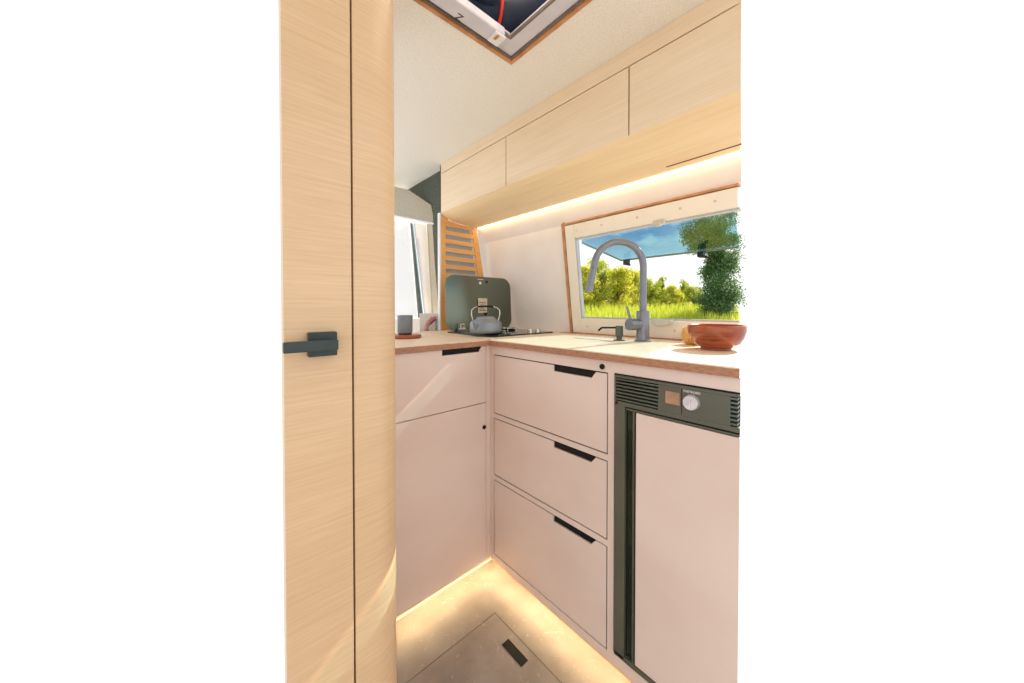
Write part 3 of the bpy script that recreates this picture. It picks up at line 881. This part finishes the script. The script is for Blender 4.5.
# ------------------------------------------------------------------ slatted end panel
sl = thing('slatted_partition', 'orange plywood partition with horizontal slots behind the hob lid', 'partition', (1.1, 1.615, TOP))
PY = 1.607
b = BM()
outer = [(0.945, TOP), (0.972, TOP), (0.972, 1.530), (0.960, 1.5385), (0.945, 1.5400)]
# left and right stiles
prism_y(b, [(0.945, TOP), (0.974, TOP), (0.974, 1.522), (0.952, 1.536), (0.945, 1.541)], PY, PY + 0.008)
zc = [1.468 - 0.0467 * k for k in range(12)]
def right_edge(z): return wall_x(z) - 0.015 if z > 1.3 else wall_x(z) - 0.012
def sr(z): return 1.155 + (1.468 - z) * 0.16
right = []
for i in range(13):
    z = TOP + (1.4985 - TOP) * i / 12
    right.append((min(1.183 + (1.4985 - z) * 0.19, wall_x(z) - 0.004), z))
leftedge = [(sr(1.4985 - (1.4985 - TOP) * i / 12), 1.4985 - (1.4985 - TOP) * i / 12) for i in range(13)]
prism_y(b, right + leftedge, PY, PY + 0.008)
# rails between the slots
edges = [(1.5000, None)]
def rail(z0, z1):
    prism_y(b, [(0.9735, z0), (sr(z0) + 0.0005, z0), (sr(z1) + 0.0005, z1), (0.9735, z1)], PY, PY + 0.008)
hs = 0.0115
prism_y(b, [(0.9735, zc[0] + hs), (sr(zc[0] + hs), zc[0] + hs), (1.156, 1.4985), (1.10, 1.500), (1.03, 1.508), (0.995, 1.514), (0.9735, 1.522)], PY, PY + 0.008)
for k in range(11):
    rail(zc[k + 1] + hs, zc[k] - hs)
rail(TOP, zc[11] - hs)
obj('slatted_board', b, M['slat_wood'], sl)
b = BM(); prism_y(b, [(0.974, TOP + 0.002), (1.142 + 0.09, TOP + 0.002), (1.142, 1.49), (0.974, 1.51)], PY + 0.0092, PY + 0.014)
obj('felt_backing', b, M['blue_felt'], sl, label='blue-grey felt behind the slots')
b = BM(); prism_y(b, [(1.230, TOP + 0.002), (1.28, TOP + 0.002), (1.20, 1.498), (1.142, 1.490)], PY + 0.0092, PY + 0.014)
obj('side_backing', b, M['white_pl'], sl)
b = BM(); add_box(b, 0.9365, 0.9445, PY - 0.002, PY + 0.02, TOP, 1.5445)  # light on the board's end grain, painted as a white strip
obj('edge_strip', b, M['white_pl'], sl, label='white strip standing in for the lit end grain of the partition')

# ------------------------------------------------------------------ driver's cab beyond
b = BM(); prism_x(b, [(1.625, CEIL + 0.03), (2.112, CEIL + 0.03), (2.112, 1.806), (1.799, 1.642), (1.770, 1.522), (1.745, 1.30), (1.70, 1.0), (1.672, 0.85), (1.625, 0.85)], 0.984, 1.0)
struct('wall_back', b, M['felt'])
pm = thing('cab_pelmet', 'beige fabric pelmet above the blinds in the cab', 'pelmet', (0.95, 2.05, 1.52))
PA = [(0.8363, 2.0815, 1.7998), (0.907, 1.9285, 1.7457), (0.9782, 1.7746, 1.6324), (0.9883, 1.7526, 1.5251), (0.8358, 2.0826, 1.6199)]
def pel(q0, q1, off):
    a = [(x, y, z) for x, y, z in q0]
    add_loft(b, a, [(x + 0.909 * off, y + 0.42 * off, z) for x, y, z in a])
b = BM(); pel(PA, None, 0.012)
obj('fabric', b, M['grey_fab'], pm)
b = BM()
e0, e1 = PA[4], PA[3]
hem = [(e0[0], e0[1], e0[2]), (e1[0], e1[1], e1[2]), (e1[0], e1[1], e1[2] - 0.010), (e0[0], e0[1], e0[2] - 0.010)]
a = [(x - 0.003, y - 0.001, z) for x, y, z in hem]
add_loft(b, a, [(x + 0.016, y + 0.007, z) for x, y, z in a])
obj('hem', b, M['white_pl'], pm)

b = BM()
n = 26
pts = []
for k in range(n + 1):
    z = 0.86 + (1.60 - 0.86) * k / n
    pts.append((2.135 + (0.002 if k % 2 else 0), z))
poly = pts + [(y + 0.004, z) for y, z in pts[::-1]]
# pleated shade, leaning edge to the right
aL = [(0.80, y, z) for y, z in poly]
aR = [(1.078 - 0.062 * (z - 0.95) / 0.6, y, z) for y, z in poly]
add_loft(b, aL, aR)
tag(obj('pleated_blind', b, M['blind']), 'white pleated blind drawn over the windscreen, seen past the wardrobe', 'blind')
def slant(bm, xb0, xb1, xt0, xt1, y0, y1, z0=0.86, z1=1.60):
    prism_y(bm, [(xb0, z0), (xb1, z0), (xt1, z1), (xt0, z1)], y0, y1)
w2 = thing('window_2', None, None, (1.06, 2.13, 0.86), kind='structure')
b = BM(); slant(b, 1.084, 1.124, 1.022, 1.038, 2.125, 2.131); obj('pane', b, M['clear_glass'], w2)
b = BM(); slant(b, 1.106, 1.128, 1.032, 1.038, 2.14, 2.15); slant(b, 1.084, 1.088, 1.020, 1.024, 2.118, 2.135)
obj('window_frame', b, M['fridge_edge'], w2)
b = BM(); slant(b, 1.128, 1.188, 1.038, 1.119, 2.10, 2.12); obj('curtain_edge', b, M['white_pl'], w2)
b = BM(); slant(b, 1.160, 1.26, 1.116, 1.19, 2.06, 2.085); struct('trim_2', b, M['grey_fab'])
b = BM(); prism_z(b, [(0.62, 1.94), (1.25, 1.94), (1.25, 2.04), (0.70, 2.04)], 0.62, 0.965)
struct('trim_3', b, M['white_pl'])

# white printed carton behind the worktop
b = BM(); prism_z(b, [(0.835, 1.640), (0.976, 1.640), (0.976, 1.720), (0.875, 1.720)], 0.6, 1.000)
bg = obj('storage_box', b, M['carton'])
tag(bg, 'white carton with magenta arch print standing behind the worktop', 'box')
b = BM()
add_tube(b, [(0.872, 1.640, 0.900), (0.874, 1.640, 0.930), (0.885, 1.640, 0.957), (0.903, 1.640, 0.974), (0.932, 1.640, 0.981)], [0.0125, 0.0115, 0.0095, 0.0075, 0.005], 10)
obj('arch_print', b, M['rose'], bg)
b = BM()
add_tube(b, [(0.893, 1.6395, 0.938), (0.905, 1.6395, 0.951), (0.918, 1.6395, 0.962), (0.935, 1.6395, 0.969)], [0.002, 0.006, 0.007, 0.003], 8)
obj('stripe_print', b, M['magenta'], bg)
b = BM()
for k in range(7):
    z = 0.905 + k * 0.010
    add_box(b, 0.928, 0.934 + (k % 3) * 0.002, 1.6388, 1.6402, z, z + 0.006)
obj('lettering', b, M['green_print'], bg)

# ------------------------------------------------------------------ roof hatch
hx = thing('roof_hatch', 'open roof hatch with silver frame and wooden trim in the ceiling', 'hatch', (0.5, 0.46, CEIL))
def ring(bm, o, i, z0, z1):
    (x0, x1, y0, y1), (a0, a1, c0, c1) = o, i
    add_box(bm, x0, a0, y0, y1, z0, z1); add_box(bm, a1, x1, y0, y1, z0, z1)
    add_box(bm, a0, a1, y0, c0, z0, z1); add_box(bm, a0, a1, c1, y1, z0, z1)
b = BM(); ring(b, (HX0 - 0.012, HX1 + 0.011, HY0 - 0.012, HY1 + 0.011), (HX0, HX1, HY0, HY1), CEIL - 0.006, CEIL + 0.03)
obj('wooden_trim', b, M['edge_oak'], hx, bevel=0.002)
b = BM(); ring(b, (HX0, HX1, HY0, HY1), (HX0 + 0.007, HX1 - 0.006, HY0 + 0.007, HY1 - 0.006), CEIL - 0.001, CEIL + 0.04)
obj('gasket', b, M['gasket'], hx)
b = BM(); ring(b, (HX0 + 0.007, HX1 - 0.006, HY0 + 0.007, HY1 - 0.006), (HX0 + 0.05, HX1 - 0.052, HY0 + 0.05, HY1 - 0.055), CEIL + 0.004, CEIL + 0.022)
obj('frame', b, M['lilac'], hx, bevel=0.002)
b = BM(); ring(b, (HX0 + 0.05, HX1 - 0.052, HY0 + 0.05, HY1 - 0.055), (HX0 + 0.054, HX1 - 0.057, HY0 + 0.054, HY1 - 0.060), CEIL + 0.002, CEIL + 0.010)
obj('inner_lip', b, M['gasket'], hx)
b = BM(); add_box(b, 0.352, 0.628, 0.716, 0.762, CEIL - 0.012, CEIL + 0.012)
rail_ = obj('blind_rail', b, M['lilac'], hx, bevel=0.004, label='silver pull rail of the hatch blind')
b = BM(); add_box(b, 0.596, 0.632, 0.718, 0.758, CEIL - 0.017, CEIL - 0.010)
obj('end_cap', b, M['white_pl'], rail_, bevel=0.002)
b = BM(); add_box(b, 0.604, 0.612, 0.722, 0.740, CEIL - 0.0185, CEIL - 0.016)
obj('latch', b, M['edge_oak'], rail_)
text_mesh('lettering', 'Z', 0.030, (0.498, 0.762, CEIL - 0.0125), (1, 0, 0), (0, -1, 0), M['ink'], rail_)

# dark cover rolled up over the hatch, held by a red strap
rl = thing('rolled_cover', 'navy cloth cover bunched up above the roof hatch with red strap', 'cover', (0.5, 0.6, CEIL + 0.09))
b = BM()
add_tube(b, [(0.10, 0.80, 1.882), (0.30, 0.80, 1.888), (0.45, 0.795, 1.884), (0.58, 0.785, 1.886), (0.66, 0.765, 1.888), (0.71, 0.70, 1.888), (0.725, 0.60, 1.884), (0.73, 0.40, 1.886), (0.73, 0.22, 1.884)],
         [0.045, 0.048, 0.046, 0.050, 0.048, 0.040, 0.036, 0.036, 0.036], 20)
add_tube(b, [(0.10, 0.73, 1.895), (0.30, 0.735, 1.905), (0.45, 0.73, 1.90), (0.55, 0.725, 1.90), (0.60, 0.74, 1.90)], [0.04, 0.048, 0.045, 0.045, 0.03], 18)
obj('cloth', b, M['navy'], rl, smooth=True)
b = BM()
pp = []
for k in range(24):
    a = 2 * PI * k / 24
    d_ = Vector((0.30, 0.95, 0)).normalized()
    c = Vector((0.635, 0.773, 1.887)) + d_ * 0.060 * math.cos(a) + Vector((0, 0, 1)) * 0.060 * math.sin(a)
    pp.append(tuple(c))
add_tube(b, pp, 0.0045, 8, closed=True)
obj('strap', b, M['red'], rl, smooth=True)
b = BM(); prism_y(b, [(0.80, 1.85), (0.82, 1.86), (0.62, 2.06), (0.40, 2.20), (0.05, 2.30), (0.04, 2.285), (0.39, 2.18), (0.60, 2.045)], 0.02, 0.92)  # lid added above the hatch to keep sun off the wardrobe
obj('sun_block_lid', b, M['blind'], hx, label='added white translucent lid tilted over the hatch to block sun')

# ------------------------------------------------------------------ outside, seen through the window
F_ = Vector((math.sin(math.radians(42.3)), math.cos(math.radians(42.3)), 0)); R2 = Vector((F_.y, -F_.x, 0))
def ground_z(d): return -0.6 + 1.28 * min(1, max(0, (d - 2) / 10)) + max(0, d - 12) * 0.004
def place(d, lat): return F_ * d + R2 * lat


b = BM()
dist = [3.0, 6, 9, 12, 18, 26, 36]
rows = []
for d in dist:
    row = []
    for k in range(9):
        lat = d * (0.13 + (0.665 - 0.13) * k / 8)
        p = place(d, lat); row.append(b.verts.new((p.x, p.y, ground_z(d))))
    rows.append(row)
for r0, r1 in zip(rows, rows[1:]):
    for k in range(8):
        b.faces.new([r0[k], r1[k], r1[k + 1], r0[k + 1]])
struct('floor_outside', b, M['meadow']) if False else obj('meadow', b, M['meadow'], kind='structure')


def leaf(bm, c, s, rnd):
    n = Vector((rnd.uniform(-1, 1), rnd.uniform(-1, 1), rnd.uniform(-0.6, 1))).normalized()
    t = n.orthogonal().normalized(); q = Matrix.Rotation(rnd.uniform(0, 2 * PI), 3, n); t = q @ t; w = n.cross(t)
    v = [bm.verts.new(c + t * s), bm.verts.new(c + w * s * 0.45), bm.verts.new(c - t * s), bm.verts.new(c - w * s * 0.45)]
    bm.faces.new(v)


def crown_mesh(name, clumps, per, ls, seed, m):
    rnd = random.Random(seed); bm = bmesh.new()
    for (c, r) in clumps:
        c = Vector(c)
        for _ in range(per):
            d = Vector((rnd.gauss(0, 1), rnd.gauss(0, 1), rnd.gauss(0, 1))).normalized() * (rnd.random() ** 0.45)
            leaf(bm, c + Vector((d.x * r[0], d.y * r[0], d.z * r[1])), ls * rnd.uniform(0.6, 1.25), rnd)
    me = bpy.data.meshes.new(name); bm.to_mesh(me); bm.free(); me.materials.append(m)
    return me


def shrub_proto(seed, m, h=1.0, w=0.45, airy=False):
    rnd = random.Random(seed)
    clumps = []
    for k in range(13):
        z = h * (0.12 + 0.80 * k / 12)
        rr = w * (1.0 - 0.6 * (k / 12) ** 1.8)
        for _ in range(4):
            a = rnd.uniform(0, 2 * PI); q = rr * rnd.uniform(0.1, 0.85)
            clumps.append(((q * math.cos(a), q * math.sin(a), z + rnd.uniform(-0.04, 0.04)), (w * (0.26 if not airy else 0.16), h * 0.09)))
    me = crown_mesh('foliage', clumps, 150 if not airy else 60, 0.021 * h, seed, m)
    bm = BM()
    add_tube(bm, [(0, 0, -0.05), (0.01, 0, 0.5 * h), (0, 0.01, 0.9 * h)], [0.022 * h, 0.014 * h, 0.004], 8)
    for k in range(9):
        a = rnd.uniform(0, 2 * PI); z = h * rnd.uniform(0.1, 0.6)
        add_tube(bm, [(0, 0, z), (w * 0.5 * math.cos(a), w * 0.5 * math.sin(a), z + h * 0.22), (w * 0.7 * math.cos(a), w * 0.7 * math.sin(a), z + h * 0.36)], [0.010, 0.006, 0.003], 5)
    sm = bpy.data.meshes.new('stem'); bm.to_mesh(sm); bm.free(); sm.materials.append(M['bark'])
    return me, sm


protos = {'yellow': shrub_proto(3, M['leaf_yellow']), 'lime': shrub_proto(5, M['leaf_lime']), 'airy': shrub_proto(9, M['leaf_lime'], w=0.3, airy=True)}
LBL = {}
# pixel column, distance, height above the eye line in px, kind, width factor, words
shrubs = [
    (588, 13.0, 44, 'yellow', 1.1, 'yellow-green shrub at the left edge of the window view, partly behind the spout end'),
    (604, 15.0, 38, 'lime', 1.1, 'lime green shrub framed low inside the tap arch, left side'),
    (618, 13.5, 42, 'yellow', 1.2, 'yellow-green shrub inside the tap arch, right side'),
    (633, 15.5, 39, 'yellow', 1.1, 'yellow-green shrub just left of the tap pipe'),
    (650, 14.0, 30, 'lime', 1.1, 'lime shrub just right of the tap pipe'),
    (662, 16.0, 33, 'airy', 1.0, 'thin airy sapling standing against the bright sky, left of two'),
    (672, 14.0, 24, 'yellow', 1.2, 'low yellow-green shrub in the gap of bright sky'),
    (683, 16.5, 30, 'airy', 1.0, 'thin airy sapling standing nearest the dark tree'),
    (597, 17.5, 50, 'lime', 0.9, 'taller lime shrub rearmost near the left edge of the window view'),
    (626, 18.0, 36, 'lime', 1.2, 'lime shrub rearmost inside the tap arch'),
    (642, 17.5, 33, 'yellow', 1.2, 'yellow-green shrub directly behind the tap pipe'),
    (656, 18.0, 24, 'yellow', 1.3, 'low yellow-green shrub rearmost, right of the tap pipe'),
    (684, 18.0, 22, 'yellow', 1.3, 'low yellow-green shrub rearmost, left of the dark tree'),
    (580, 14.0, 40, 'lime', 1.0, 'lime shrub cut by the left edge of the window frame'),
    (694, 14.5, 23, 'lime', 1.2, 'low lime shrub at the foot of the dark tree'),
]
for i, (px, d, hp, kind, wf, lab) in enumerate(shrubs):
    lat = (px - 511.5) / F_PX * d
    p = place(d, lat); gz = ground_z(d)
    H = EYE + hp / F_PX * d - gz
    t = thing('shrub', lab, 'shrub', (p.x, p.y, gz - 0.05), 'shrubs beyond the window')
    t.rotation_euler = (0, 0, i * 1.3)
    t.scale = (H * wf, H * wf, H)
    fm, sm = protos[kind]
    for nm, me in (('foliage', fm), ('stem', sm)):
        o = bpy.data.objects.new(nm, me); COL.objects.link(o); o.parent = t

# big green tree on the right of the view
d = 10.5; lat = (720 - 511.5) / F_PX * d
p = place(d, lat); gz = ground_z(d)
tr = thing('tree', 'tall deep green tree at the right of the window view', 'tree', (p.x, p.y, gz))
rnd = random.Random(21)
cl = []
for k in range(210):
    z = rnd.uniform(0.1, 3.55)
    half = 0.62 if z < 1.8 else 0.50
    u = rnd.uniform(-0.36, 0.30); w = rnd.uniform(-0.5, 0.5)
    if 1.75 < z < 2.3 and u < -0.2: u += 0.2
    if z > 2.3: u = rnd.uniform(-0.95, 0.30)
    q = R2 * u + F_ * w
    cl.append(((q.x, q.y, z), (0.24, 0.22)))
cm = crown_mesh('foliage', cl, 150, 0.036, 22, M['leaf_green'])
o = bpy.data.objects.new('foliage', cm); COL.objects.link(o); o.parent = tr
b = BM()
add_tube(b, [(p.x, p.y, gz - 0.05), (p.x + 0.03, p.y, gz + 1.6), (p.x - 0.03, p.y + 0.03, gz + 3.3)], [0.11, 0.07, 0.03], 12)
add_tube(b, [(p.x, p.y, gz + 1.6), (p.x - R2.x * 0.5, p.y - R2.y * 0.5, gz + 2.5), (p.x - R2.x * 1.1, p.y - R2.y * 1.1, gz + 3.0)], [0.05, 0.03, 0.015], 8)
obj('trunk', b, M['bark'], tr)

# tall sunlit grass, one uncountable stuff object
rnd = random.Random(5)
bm = bmesh.new()
for _ in range(15000):
    d = rnd.uniform(7.5, 13.0)
    lat = d * rnd.uniform(0.15, 0.672)
    c = place(d, lat); z0 = ground_z(d)
    hgt = rnd.uniform(0.25, 0.62) * (1.0 if d > 9 else 0.8)
    q = Vector((rnd.uniform(-1, 1), rnd.uniform(-1, 1), 0)).normalized() * 0.022
    tip = Vector((rnd.uniform(-0.12, 0.12), rnd.uniform(-0.12, 0.12), hgt))
    base = Vector((c.x, c.y, z0 - 0.02))
    bm.faces.new([bm.verts.new(base - q), bm.verts.new(base + q), bm.verts.new(base + tip)])
me = bpy.data.meshes.new('tall_grass'); bm.to_mesh(me); bm.free(); me.materials.append(M['leaf_grass'])
o = bpy.data.objects.new('tall_grass', me); COL.objects.link(o)
o['label'] = 'tall sunlit yellow-green meadow grass outside the window'; o['category'] = 'grass'; o['kind'] = 'stuff'
